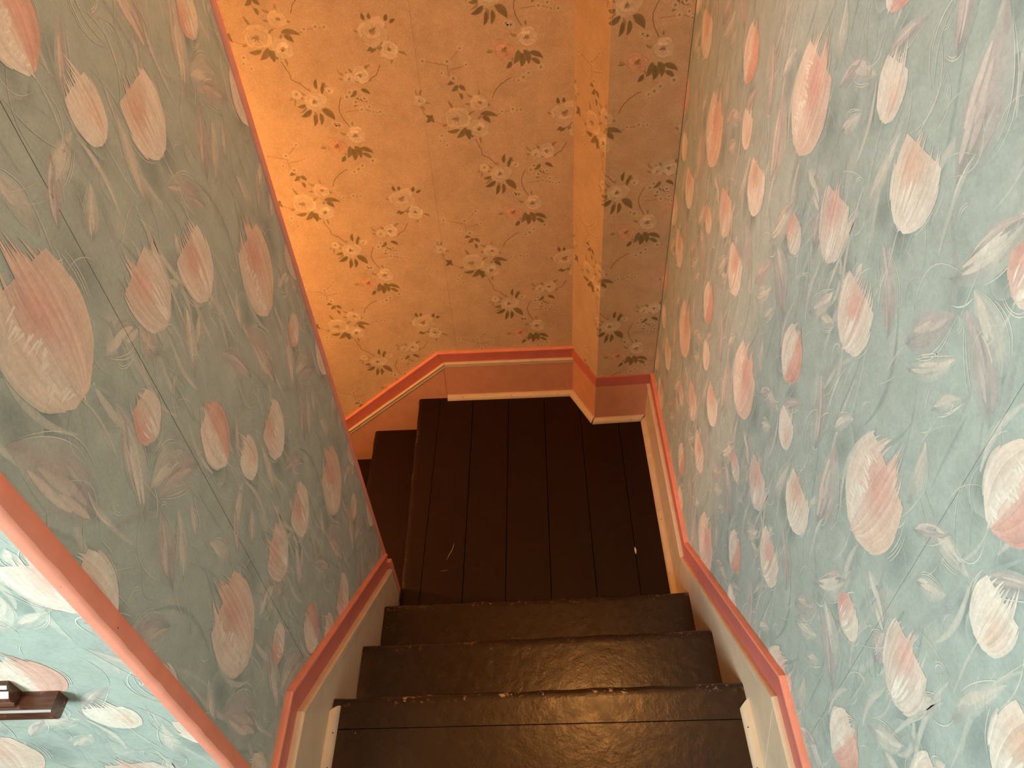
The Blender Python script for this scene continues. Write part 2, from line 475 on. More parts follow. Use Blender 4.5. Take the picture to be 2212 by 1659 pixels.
# corner beads on the two ends of the left wall
def round_bead(name, cx, cy, r, z0, z1, label):
    n = 20
    rings = [[(cx + r * math.cos(2 * math.pi * i / n) + 0.0006 * math.sin(7 * zz + i), cy + r * math.sin(2 * math.pi * i / n), zz) for i in range(n)] for zz in np.linspace(z0, z1, 40)]
    return tag(loft(name, rings, M_pink, None, smooth=True), label, 'trim', 'structure')
round_bead('trim_1', XL - 0.002, YE - 0.001, 0.0095, 0.185, ZC, 'pink rounded corner bead at the far end of the left wall')
guard = [(XL, 0.4320), (-0.4905, 0.4305), (-0.4888, 0.4250), (-0.4886, 0.4120), (-0.4890, 0.4068), (-0.4915, 0.4045), (-0.4960, 0.4032), (-0.5030, 0.4030), (-0.5070, 0.4045), (-0.5080, YN), (XL, YN)]
rings = []
for k, zz in enumerate(np.linspace(0.80, ZC, 90)):
    rings.append([(x + (0.0007 * math.sin(k * 2.3) + 0.0005 * math.sin(k * 5.1) if i in (4, 5) else 0), yy + (0.0006 * math.sin(k * 3.1 + 1) if i in (4, 5) else 0), zz) for i, (x, yy) in enumerate(guard)])
tag(loft('trim_2', rings, M_pink, None, smooth=True), 'thick pink corner strip at the near end of the left wall', 'trim', 'structure')

# wear on the boards: pale scratches and a paint chip; nail heads in the quarter rounds
def mark(pts, w, z, mat, parent, name):
    v = []; f = []
    pts = np.array(pts, float); d = np.gradient(pts, axis=0); d /= np.hypot(d[:, 0], d[:, 1])[:, None]
    for i, p in enumerate(pts):
        ww = w * math.sin(math.pi * (0.1 + 0.8 * i / (len(pts) - 1))) / 2
        n_ = np.array([-d[i][1], d[i][0]]) * ww
        v += [(*(p + n_), z), (*(p - n_), z)]
    for i in range(len(pts) - 1): f.append((2 * i, 2 * i + 1, 2 * i + 3, 2 * i + 2))
    return mesh(name, v, f, mat, parent)
M_chip = paint_mat('bare_wood_chip', lin(150, 120, 92), 0.6, chips=False)
mark([(-0.325, 1.385), (-0.318, 1.405), (-0.308, 1.425), (-0.302, 1.452)], 0.0022, 0.0006, M_chip, landing, 'scratch')
mark([(-0.345, 1.345), (-0.33, 1.344), (-0.318, 1.348)], 0.0012, 0.0006, M_chip, landing, 'scratch')
mark([(0.317, 1.385), (0.317, 1.40), (0.3165, 1.412)], 0.0070, 0.0006, paint_mat('plaster_chip', lin(205, 196, 176), 0.7, chips=False), landing, 'paint_chip')
def nail(p, n_, parent):
    n_ = Vector(n_).normalized(); t = n_.orthogonal().normalized(); u = n_.cross(t)
    c = Vector(p); ring = [c + (t * math.cos(a) + u * math.sin(a)) * 0.0016 for a in np.linspace(0, 2 * math.pi, 9)[:-1]]
    return loft('nail', [[tuple(q - n_ * 0.001) for q in ring], [tuple(q + n_ * 0.0003) for q in ring]], M_dark, parent)
s2 = 0.0185 * 0.7071
for xx in (-0.30, -0.10, 0.09): nail((xx, 2.158 - s2, s2), (0, -1, 1), bB)
for tt in (0.4, 0.75):
    q = np.array(C0) + (np.array(C1) - np.array(C0)) * tt + nn * (0.005 + s2); nail((q[0], q[1], s2), (nn[0], nn[1], 1), bP)
for xx in (0.25, 0.37): nail((xx, 2.0 - s2, s2), (0, -1, 1), bP)
for yy in (1.9, 1.55, 1.3): nail((XSR - s2, yy, s2), (-1, 0, 1), bR)
for yy in (0.60, 0.52, 0.2): nail((XSR - s2, yy, ZH + s2), (-1, 0, 1), bR)
for yy in (0.61, 0.54): nail((XSL + s2, yy, ZH + s2), (1, 0, 1), bL)

# ------------------------------------------------------------------ printed wallpaper motifs (tile coordinates in metres)
LEAVES = [(0.282,-0.043,0.299,0.095,0.022,0),(0.110,0.093,0.197,0.118,0.026,0),(0.094,0.058,0.143,0.122,0.022,1),(0.139,0.016,0.185,0.063,0.022,0),(0.206,0.122,0.278,0.218,0.022,1),(0.488,-0.113,0.559,-0.032,0.022,0),(0.029,-0.420,0.066,-0.366,0.016,0),(0.064,0.069,0.046,0.162,0.026,0),(0.429,-0.119,0.342,-0.033,0.035,1),(0.241,-0.120,0.257,-0.038,0.022,0),(0.308,-0.129,0.312,-0.085,0.018,0),(0.439,0.104,0.406,0.274,0.065,1),(0.492,0.022,0.562,0.171,0.034,0),(-0.022,-0.255,0.033,-0.163,0.020,1),(0.116,-0.357,0.009,-0.290,0.042,1),(0.199,-0.263,0.260,-0.174,0.028,0),(0.239,-0.245,0.292,-0.209,0.020,0),(0.358,-0.419,0.296,-0.297,0.034,1),(0.390,-0.339,0.428,-0.270,0.018,0),(0.165,-0.357,0.194,-0.307,0.018,0),(0.142,-0.112,0.060,-0.088,0.040,0),(0.151,-0.173,0.142,-0.112,0.040,1),(0.248,-0.148,0.342,-0.152,0.015,0),(0.466,-0.093,0.527,0.001,0.040,1),(0.102,-0.309,0.006,-0.267,0.040,0) ]
ROSES= [(-0.031, 0.007, 0.04, 0), (0.04, 0.053, 0.027, 0), (0.035, -0.027, 0.03, 2), (-0.139, 0.067, 0.018, 2), (0.089, -0.184, 0.034, 2), (0.239, -0.113, 0.026, 2), (0.203, -0.122, 0.018, 2), (0.122, -0.328, 0.034, 1), (0.189, -0.293, 0.033, 2), (0.295, 0.536, 0.042, 0), (0.336, 0.485, 0.026, 2), (0.038, -0.159, 0.016, 2), (0.138, -0.153, 0.015, 2)]
RLEAF= [(-0.007, -0.021, -0.039, -0.054, 0.016), (-0.027, -0.027, -0.066, -0.031, 0.012), (-0.007, -0.028, -0.001, -0.063, 0.018), (0.039, 0.017, 0.093, 0.007, 0.014), (0.045, 0.01, 0.069, -0.012, 0.014), (0.006, -0.022, 0.01, -0.057, 0.013), (-0.125, 0.022, -0.102, -0.003, 0.012), (-0.105, 0.024, -0.128, -0.001, 0.012), (0.072, -0.206, 0.036, -0.227, 0.014), (0.103, -0.207, 0.136, -0.243, 0.02), (0.078, -0.221, 0.069, -0.259, 0.012), (0.095, -0.218, 0.09, -0.257, 0.012), (0.06, -0.19, 0.032, -0.196, 0.01), (0.103, -0.147, 0.108, -0.115, 0.01), (0.116, -0.163, 0.131, -0.127, 0.009), (0.217, -0.154, 0.196, -0.175, 0.011), (0.231, -0.154, 0.257, -0.17, 0.011), (0.217, -0.176, 0.202, -0.205, 0.011), (0.223, -0.184, 0.244, -0.192, 0.01), (0.163, -0.328, 0.148, -0.368, 0.016), (0.178, -0.329, 0.191, -0.371, 0.018), (0.192, -0.338, 0.234, -0.357, 0.014), (0.17, -0.337, 0.169, -0.378, 0.018), (0.198, -0.355, 0.226, -0.377, 0.012), (0.141, -0.36, 0.126, -0.38, 0.012), (-0.019, 0.11, -0.04, 0.092, 0.012), (-0.017, 0.107, 0.001, 0.09, 0.012), (-0.027, 0.129, -0.05, 0.112, 0.012), (-0.016, 0.085, -0.011, 0.065, 0.01), (0.304, 0.513, 0.269, 0.485, 0.016), (0.307, 0.513, 0.334, 0.491, 0.022), (0.297, 0.507, 0.28, 0.479, 0.012), (0.279, 0.568, 0.274, 0.588, 0.01), (0.294, 0.57, 0.294, 0.586, 0.01), (0.337, 0.562, 0.343, 0.581, 0.01), (0.347, 0.556, 0.364, 0.566, 0.009)]
TWIGS= [[[-0.14, 0.052], [-0.125, 0.022], [-0.102, 0.001], [-0.064, -0.012]], [[0.019, -0.061], [0.033, -0.093], [0.035, -0.115], [0.057, -0.127], [0.079, -0.15]], [[0.301, -0.086], [0.285, -0.114], [0.244, -0.137]], [[0.169, -0.173], [0.154, -0.21], [0.16, -0.241], [0.176, -0.265]], [[0.139, -0.406], [0.113, -0.421], [0.09, -0.442], [0.081, -0.463]], [[-0.011, 0.065], [-0.026, 0.104], [-0.041, 0.136], [-0.044, 0.173], [0.0, 0.215]], [[-0.112, 0.185], [-0.08, 0.175], [-0.044, 0.167]], [[0.08, 0.011], [0.119, 0.022], [0.164, 0.026]], [[0.174, -0.219], [0.229, -0.214], [0.284, -0.232]], [[-0.039, 0.154], [-0.014, 0.159], [0.011, 0.164]]]
BLOSS= [(-0.113, 0.184, 0.01), (-0.043, 0.179, 0.011), (-0.003, 0.214, 0.009), (-0.03, 0.129, 0.012), (-0.062, 0.146, 0.008), (0.011, 0.167, 0.008), (0.106, 0.023, 0.009), (0.139, 0.028, 0.01), (0.163, 0.026, 0.009), (-0.084, -0.045, 0.01), (-0.071, -0.077, 0.009), (-0.09, -0.062, 0.008), (0.186, -0.174, 0.011), (0.21, -0.19, 0.011), (0.237, -0.181, 0.01), (0.247, -0.207, 0.009), (0.223, -0.214, 0.01), (0.197, -0.16, 0.01), (0.277, -0.224, 0.009), (0.257, -0.223, 0.008), (0.175, -0.408, 0.012), (0.19, -0.396, 0.01), (0.16, -0.416, 0.009), (0.226, -0.381, 0.012), (0.145, -0.26, 0.013), (0.132, -0.255, 0.01)]
# flowers of one repeat: u, v of the centre, length, width, lean, style
FLOWERS = [(0.0, 0.0, 0.190, 0.150, 0.10, 'big'), (0.195, -0.100, 0.125, 0.100, -0.16, 'cup'), (0.068, -0.200, 0.078, 0.070, 0.08, 'bud'),
           (0.334, -0.158, 0.120, 0.112, 0.0, 'cup2'), (0.362, 0.060, 0.122, 0.108, -0.06, 'cup3'), (0.243, 0.122, 0.088, 0.070, -0.10, 'pale'), (0.183, -0.368, 0.128, 0.096, 0.05, 'ruffle')]
PU, PV = 0.53, 0.617

class Print:
    """flat print collected as coloured strips: (u, v, layer) + colour"""
    def __init__(s): s.v = []; s.c = []; s.f = []
    def strip(s, pts, hw, cl, cc, cr, lay):
        pts = np.asarray(pts, float); n = len(pts)
        d = np.gradient(pts, axis=0); d /= np.maximum(np.hypot(d[:, 0], d[:, 1])[:, None], 1e-9)
        nr = np.stack([-d[:, 1], d[:, 0]], 1)
        b = len(s.v)
        for i in range(n):
            for o, c in ((1, cl), (0, cc), (-1, cr)):
                q = pts[i] + nr[i] * hw[i] * o
                s.v.append((q[0], q[1], lay)); s.c.append(c[i] if np.ndim(c) > 1 else c)
        for i in range(n - 1):
            a = b + 3 * i
            s.f += [(a, a + 1, a + 4, a + 3), (a + 1, a + 2, a + 5, a + 4)]
    def fan(s, ctr, ring, cc, rc, lay, mid=None):
        b = len(s.v); n = len(ring); ctr = np.asarray(ctr, float)
        s.v.append((*ctr, lay)); s.c.append(cc)
        if mid is not None:
            for p in ring:
                q = ctr + (np.asarray(p) - ctr) * mid[0]; s.v.append((*q, lay)); s.c.append(mid[1])
        for p in ring: s.v.append((p[0], p[1], lay)); s.c.append(rc)
        for i in range(n):
            j = (i + 1) % n
            s.f.append((b, b + 1 + i, b + 1 + j))
            if mid is not None: s.f.append((b + 1 + i, b + 1 + n + i, b + 1 + n + j, b + 1 + j))
    def emit(s, name, tiles, mapf, rect, mat, parent):
        """repeat at tile origins, cut off at the wall's edges rect = (u0, u1, v0, v1)"""
        V = np.array(s.v); C = np.array(s.c); out_v = []; out_c = []; out_f = []; base = 0
        F = s.f
        cu = np.array([[V[list(f), 0].min(), V[list(f), 0].max(), V[list(f), 1].min(), V[list(f), 1].max()] for f in F])
        for (tu, tv) in tiles:
            keep = (cu[:, 1] + tu > rect[0]) & (cu[:, 0] + tu < rect[1]) & (cu[:, 3] + tv > rect[2]) & (cu[:, 2] + tv < rect[3])
            if not keep.any(): continue
            ids = [F[i] for i in np.nonzero(keep)[0]]
            used = np.unique(np.concatenate([np.array(f) for f in ids]))
            remap = -np.ones(len(V), int); remap[used] = np.arange(len(used)) + base
            P = V[used].copy(); P[:, 0] = np.clip(P[:, 0] + tu, rect[0], rect[1]); P[:, 1] = np.clip(P[:, 1] + tv, rect[2], rect[3])
            out_v.append(P); out_c.append(C[used]); out_f += [tuple(remap[list(f)]) for f in ids]
            base += len(used)
        P = np.concatenate(out_v); C = np.concatenate(out_c)
        me = bpy.data.meshes.new(name)
        P[:, 2] *= 0.5
        me.from_pydata([mapf(*p) for p in P.tolist()], [], out_f)
        at = me.color_attributes.new('Col', 'FLOAT_COLOR', 'POINT')
        rgba = np.ones((len(P), 4), np.float32); rgba[:, :3] = np.clip(C, 0, 1)
        at.data.foreach_set('color', rgba.ravel())
        me.materials.append(mat)
        o = bpy.data.objects.new(name, me); COL.objects.link(o); o.parent = parent
        o['kind'] = 'stuff'
        return o

CREAM, WHITE, PINK, PEACH, MAUVE, DUSK = lin(210, 199, 188), lin(229, 223, 215), lin(204, 162, 152), lin(212, 179, 161), lin(153, 147, 151), lin(130, 141, 138)
def jit(c, a): return np.clip(c * (1 + RNG.normal(0, a)), 0, 1)
def mx(a, b, t): return a * (1 - t) + b * t
LAY = 1.0e-5
SM = [0]
def sm_layer():
    SM[0] += 1
    return 0.00003 + 4e-6 * SM[0]
L_SM, L_LEAF, L_LINE, L_FL = 0.00012, 0.00026, 0.00084, 0.00098

def soft_line(P, p0, p1, bend, w, col, lay, n=9):
    p0, p1 = np.array(p0), np.array(p1); d = p1 - p0; nr = np.array([-d[1], d[0]])
    t = np.linspace(0, 1, n)[:, None]
    pts = p0 + d * t + nr * bend * 4 * t * (1 - t)
    hw = w / 2 * np.sin(np.pi * np.clip(t[:, 0], 0.04, 0.96)) ** 0.6
    e = mx(col, BG, 0.55)
    P.strip(pts, hw, e, col, e, lay)

def leaf(P, b, t, w, kind, idx):
    b, t = np.array(b), np.array(t); d = t - b; L = np.hypot(*d); nr = np.array([-d[1], d[0]])
    bend = RNG.uniform(-0.10, 0.10); n = 11
    x = np.linspace(0, 1, n)[:, None]
    ctr = b + d * x + nr * bend * 4 * x * (1 - x)
    prof = np.sin(np.pi * np.clip(x[:, 0], 0, 1) ** 0.85) ** 0.9
    lay = L_LEAF + LAY * (idx % 18)
    body = mx(MAUVE, CREAM, 0.35) if kind else mx(BG, CREAM, 0.62)
    dark = mx(BG, lin(112, 112, 116), 0.5)
    tip = mx(body, CREAM, 0.35)
    lo = np.array([mx(dark, body, min(1, k * 2.0)) for k in x[:, 0]])
    hi = np.array([mx(mx(dark, body, 0.5), tip, k) for k in x[:, 0]])
    P.strip(ctr, w * 0.62 * prof, mx(hi, BG, 0.75), lo, mx(lo, BG, 0.75), lay)
    # brush marks along the leaf
    m = 7 if kind else 5
    for k in range(m):
        s = (k + 0.5) / m * 2 - 1
        a, c = sorted(RNG.uniform(0.05, 0.95, 2))
        c = max(c, a + 0.35)
        tt = np.linspace(a, min(c, 0.99), 8)[:, None]
        pr = np.sin(np.pi * tt[:, 0] ** 0.85) ** 0.9
        un = nr / L
        pts = b + d * tt + nr * bend * 4 * tt * (1 - tt) + un * (s * w * 0.40 * pr)[:, None]
        col = jit(mx(body, CREAM if s > -0.2 else dark, RNG.uniform(0.1, 0.65)), 0.05)
        hw = w / m * 0.62 * np.sin(np.pi * np.linspace(0.03, 0.97, 8)) ** 0.6
        P.strip(pts, hw, mx(col, body, 0.4), col, mx(col, body, 0.5), 0.00046 + (idx % 4) * 0.00007 + LAY * k * 0.9)
    # light outline beside it
    un = nr / L * (1 if RNG.random() < 0.5 else -1)
    for q in range(1 + (RNG.random() < 0.5)):
        a, c = RNG.uniform(0.15, 0.4), RNG.uniform(0.75, 1.05)
        tt = np.linspace(a, c, 10)[:, None]
        pr = np.sin(np.pi * np.clip(tt[:, 0], 0, 1) ** 0.85) ** 0.9
        pts = b + d * tt + nr * bend * 4 * tt * (1 - tt) + un * (w * (0.58 + 0.14 * q) * pr + 0.003)[:, None]
        P.strip(pts, 0.0007 * np.sin(np.pi * np.linspace(0.05, 0.95, 10)) ** 0.6, mx(CREAM, BG, 0.4), mx(CREAM, WHITE, 0.3), mx(CREAM, BG, 0.4), L_LINE + LAY * q)

def flower(P, u, v, L, w, lean, style):
    axis = np.array([math.sin(lean), math.cos(lean)]); perp = np.array([axis[1], -axis[0]])
    base = np.array([u, v]) - axis * L / 2
    big = style in ('big', 'ruffle')
    def shape(t):
        q = np.clip(np.asarray(t, float) / 0.20, 0.0, 1.0)
        return np.sqrt(1 - (1 - q) ** 2) * outline(t)
    def outline(t):
        if style == 'big': return np.sin(np.pi * np.clip(0.10 + 0.74 * t, 0, 1)) ** 0.75
        if style == 'ruffle': return np.sin(np.pi * np.clip(0.07 + 0.86 * t, 0, 1)) ** 0.8
        if style == 'bud': return np.sin(np.pi * np.clip(0.10 + 0.84 * t, 0, 1)) ** 0.8
        return np.sin(np.pi * np.clip(0.13 + 0.62 * t, 0, 1)) ** 0.8
    def colour(s, t):
        """s across -1..1 (left..right), t from base 0 to tip 1"""
        if style == 'big':
            k = math.exp(-((s - 0.05) / 0.5) ** 2 - ((t - 0.62) / 0.32) ** 2)
            c = mx(mx(CREAM, PEACH, 0.30 + 0.25 * s), PINK, min(1, 0.95 * k))
            return mx(c, WHITE, 0.5 * math.exp(-((s + 0.25) / 0.35) ** 2 - ((t - 0.30) / 0.16) ** 2))
        if style == 'ruffle':
            c = mx(mx(CREAM, WHITE, 0.4), PINK, min(1, max(0, (s + 0.15) * 2.2)))
            return mx(c, PEACH, 0.4 * t)
        if style == 'bud':
            return mx(CREAM, PINK, max(0, min(1, 0.35 - s * 0.9)) * (0.5 + 0.5 * math.sin(math.pi * t)))
        if style == 'cup':
            k = math.exp(-((s + 0.15) / 0.5) ** 2 - ((t - 0.68) / 0.3) ** 2); return mx(mx(CREAM, MAUVE, 0.15 * (1 - t)), PINK, 0.85 * k)
        if style == 'cup2':
            k = math.exp(-((s + 0.1) / 0.45) ** 2 - ((t - 0.60) / 0.34) ** 2); return mx(mx(CREAM, WHITE, 0.15), PINK, 0.9 * k)
        if style == 'cup3':
            k = math.exp(-((s + 0.25) / 0.5) ** 2 - ((t - 0.66) / 0.3) ** 2); return mx(mx(CREAM, WHITE, 0.45 * (1 - t)), PEACH * 0.93, 0.95 * k)
        k = math.exp(-((s - 0.3) / 0.5) ** 2 - ((t - 0.35) / 0.3) ** 2); return mx(mx(CREAM, WHITE, 0.35), PEACH, 0.7 * k)
    # soft shade beside and under the bloom
    for q in range(2):
        c = np.array([u, v]) + perp * w * RNG.uniform(-0.55, 0.55) - axis * L * RNG.uniform(0.2, 0.5)
        rr = w * RNG.uniform(0.45, 0.7)
        ring = [c + np.array([math.cos(a) * rr * 0.7, math.sin(a) * rr]) for a in np.linspace(0, 2 * math.pi, 15)[:-1]]
        P.fan(c, ring, DUSK, BG, sm_layer(), (0.5, mx(DUSK, BG, 0.4)))
    n = int(24 + w * 150)
    def path(s, t0, t1, m=8, flare=0.0):
        tt = np.linspace(t0, t1, m)
        return np.array([base + axis * (t * L) + perp * (s * w / 2 * shape(t) * (1 + flare * t)) for t in tt]), tt
    env = RNG.normal(0, 1, 9)
    def top(s):
        k = (s + 1) / 2 * 8; i = int(min(7, max(0, k))); f = k - i
        e = env[i] * (1 - f) + env[i + 1] * f
        return 1.0 - 0.26 * abs(s) ** 2.2 + 0.085 * e
    # underlay
    tt = np.linspace(0.03, 0.84, 12)
    P.strip([base + axis * (L * t) for t in tt], np.array([w / 2 * 0.93 * shape(t) for t in tt]), np.array([colour(-0.8, t) for t in tt]), np.array([colour(0, t) for t in tt]), np.array([colour(0.8, t) for t in tt]), L_FL - 4 * LAY)
    ss = np.linspace(-1, 1, n)
    order = np.argsort(-np.abs(ss) + RNG.normal(0, 0.18, n))
    for rank, k in enumerate(order):
        s = float(np.clip(ss[k] + RNG.normal(0, 0.02), -1, 1))
        t0 = max(-0.02, RNG.normal(0.05, 0.05) + 0.10 * abs(s)); t1 = top(s) + RNG.normal(0, 0.05)
        if RNG.random() < 0.45: t1 = t0 + (t1 - t0) * RNG.uniform(0.5, 0.9)
        pts, tt = path(s, t0, t1, 9)
        j = 1 + RNG.normal(0, 0.055)
        cc = np.array([np.clip(colour(s, t) * j, 0, 1) for t in tt])
        a = 0.35 if abs(s) > 0.86 else 0.0
        e1 = mx(np.array([np.clip(colour(s, t) * (j - 0.05), 0, 1) for t in tt]), BG, a if s < 0 else 0)
        e2 = mx(np.array([np.clip(colour(s, t) * (j + 0.04), 0, 1) for t in tt]), BG, a if s > 0 else 0)
        hw = w / n * 1.15 * np.clip(shape(tt), 0.3, 1) * np.concatenate([[0.5], np.ones(5), [0.9, 0.6, 0.12]])
        P.strip(pts, hw, e2 if s > 0 else e1, cc, e1 if s > 0 else e2, L_FL + LAY * rank * 0.8)
    # highlights: bright ruffles / petal edges
    top_l = L_FL + LAY * (n * 0.8 + 4)
    if big:
        s0 = -0.30 if style == 'big' else -0.05
        for k in range(26):
            t = 0.10 + 0.62 * k / 25 + RNG.normal(0, 0.01)
            s1 = s0 + 0.16 * math.sin(t * 17) + RNG.normal(0, 0.03)
            ln = RNG.uniform(0.16, 0.34)
            p0 = base + axis * (t * L) + perp * (s1 * w / 2 * shape(t))
            p1 = p0 - perp * (ln * w / 2) - axis * L * RNG.uniform(-0.02, 0.05)
            soft = mx(WHITE, CREAM, RNG.uniform(0, 0.5))
            tt = np.linspace(0, 1, 5)[:, None]
            P.strip(p0 + (p1 - p0) * tt, 0.0016 * np.array([0.9, 1, 0.9, 0.6, 0.1]), mx(soft, CREAM, 0.4), soft, mx(soft, CREAM, 0.5), top_l + LAY * k * 0.5)
    else:
        sc = {'cup': 0.25, 'cup2': 0.15, 'cup3': 0.2, 'pale': -0.2, 'bud': 0.15}[style]
        for k in range(11):
            s = sc + RNG.normal(0, 0.22); t0 = RNG.uniform(0.04, 0.2); t1 = t0 + RNG.uniform(0.15, 0.4)
            pts, tt = path(s, t0, t1, 6)
            soft = mx(WHITE, CREAM, RNG.uniform(0, 0.6))
            P.strip(pts, w * 0.02 * np.array([0.3, 0.8, 1, 1, 0.7, 0.1]), mx(soft, CREAM, 0.5), soft, mx(soft, CREAM, 0.5), top_l + LAY * k * 0.5)
    # loose outline strokes
    for q in range(3):
        sd = RNG.choice([-1, 1]); a = RNG.uniform(0.0, 0.6); b = a + RNG.uniform(0.25, 0.45)
        pts, tt = path(sd * (1.10 + 0.06 * q), a, b, 9)
        P.strip(pts, 0.0007 * np.sin(np.pi * np.linspace(0.05, 0.95, 9)) ** 0.6, mx(CREAM, BG, 0.4), mx(CREAM, WHITE, 0.3), mx(CREAM, BG, 0.4), L_LINE + LAY * 3)
    # stem
    soft_line(P, base + axis * 0.004, base - axis * RNG.uniform(0.06, 0.10) + perp * RNG.normal(0, 0.012), RNG.normal(0, 0.08), 0.0045, mx(BG, CREAM, 0.45), L_LEAF + LAY * 19)

tulip = Print()
for f in FLOWERS: flower(tulip, *f)
for i, (bu, bv, tu, tv, w, k) in enumerate(LEAVES): leaf(tulip, (bu, bv), (tu, tv), w, k, i)
def spot(): return np.array([RNG.uniform(0, PU), RNG.uniform(-0.40, -0.40 + PV)])
for i in range(58):          # soft upright blades
    a = RNG.normal(0.0, 0.26); L = RNG.uniform(0.07, 0.19)
    d = np.array([math.sin(a), math.cos(a)]) * L / 2; q = spot()
    col = mx(BG, (CREAM, MAUVE, CREAM, DUSK)[i % 4], RNG.uniform(0.28, 0.60))
    soft_line(tulip, q - d, q + d, RNG.normal(0, 0.08), RNG.uniform(0.005, 0.013), col, 0.000195 + 1e-5 * (i % 26), 10)
for i in range(92):          # fine pencil-like curves between the blooms
    a = RNG.normal(0.0, 0.42); L = RNG.uniform(0.03, 0.12)
    d = np.array([math.sin(a), math.cos(a)]) * L / 2; q = spot()
    soft_line(tulip, q - d, q + d, RNG.normal(0, 0.20), RNG.uniform(0.0010, 0.0021), mx(BG, CREAM if i % 3 else WHITE, RNG.uniform(0.45, 0.95)), 0.000755 + 1e-5 * (i % 9), 11)
for i in range(14):          # short hooked double strokes
    q = spot(); a = RNG.uniform(0, 6.28); r = RNG.uniform(0.012, 0.024)
    for o in (0, 0.0035):
        tt = np.linspace(a, a + RNG.uniform(1.2, 2.2), 10)
        P_ = q + np.stack([np.cos(tt) * (r + o), np.sin(tt) * (r + o) * 0.8], 1)
        tulip.strip(P_, 0.0007 * np.sin(np.pi * np.linspace(0.06, 0.94, 10)) ** 0.6, mx(CREAM, BG, 0.4), mx(CREAM, WHITE, 0.4), mx(CREAM, BG, 0.4), 0.000745)
for i in range(20):
    c = np.array([RNG.uniform(0, PU), RNG.uniform(-0.40, -0.40 + PV)]); rr = RNG.uniform(0.025, 0.05)
    ring = [c + np.array([math.cos(a) * rr * 0.8, math.sin(a) * rr * 1.3]) for a in np.linspace(0, 2 * math.pi, 15)[:-1]]
    P_c = mx(BG, DUSK, RNG.uniform(0.4, 0.9)) if i % 3 else mx(BG, CREAM, 0.25)
    tulip.fan(c, ring, P_c, BG, sm_layer(), (0.5, mx(P_c, BG, 0.4)))

def tiles(u0, v0, pu, pv, rect, drop):
    out = []
    for i in range(-8, 9):
        for j in range(-8, 9):
            tu, tv = u0 + i * pu, v0 + j * pv + (drop if i % 2 else 0.0)
            if rect[0] - 0.9 < tu < rect[1] + 0.9 and rect[2] - 0.9 < tv < rect[3] + 0.9: out.append((tu, tv))
    return out
# right wall: u = -y
rr = (-2.008, 0.6, 0.05, 2.6)
tulip.emit('wallpaper_print', tiles(-1.134, 1.675, PU, PV, rr, PV / 2), lambda u, v, d: (XW - d, -u, v), rr, M_tulip_print, wall_right)
rr = (YN + 0.004, YE - 0.004, 0.1, 2.6)
tulip.emit('wallpaper_print', tiles(0.580, 1.728, PU, PV, rr, PV / 2), lambda u, v, d: (XL + d, u, v), rr, M_tulip_print, wall_left)
rr = (-1.6, XL - 0.004, 0.7, 2.4)
tulip.emit('wallpaper_print', tiles(-0.835, 1.685, PU, PV, rr, PV / 2), lambda u, v, d: (u, YN - d, v), rr, M_tulip_print, wall_hall)

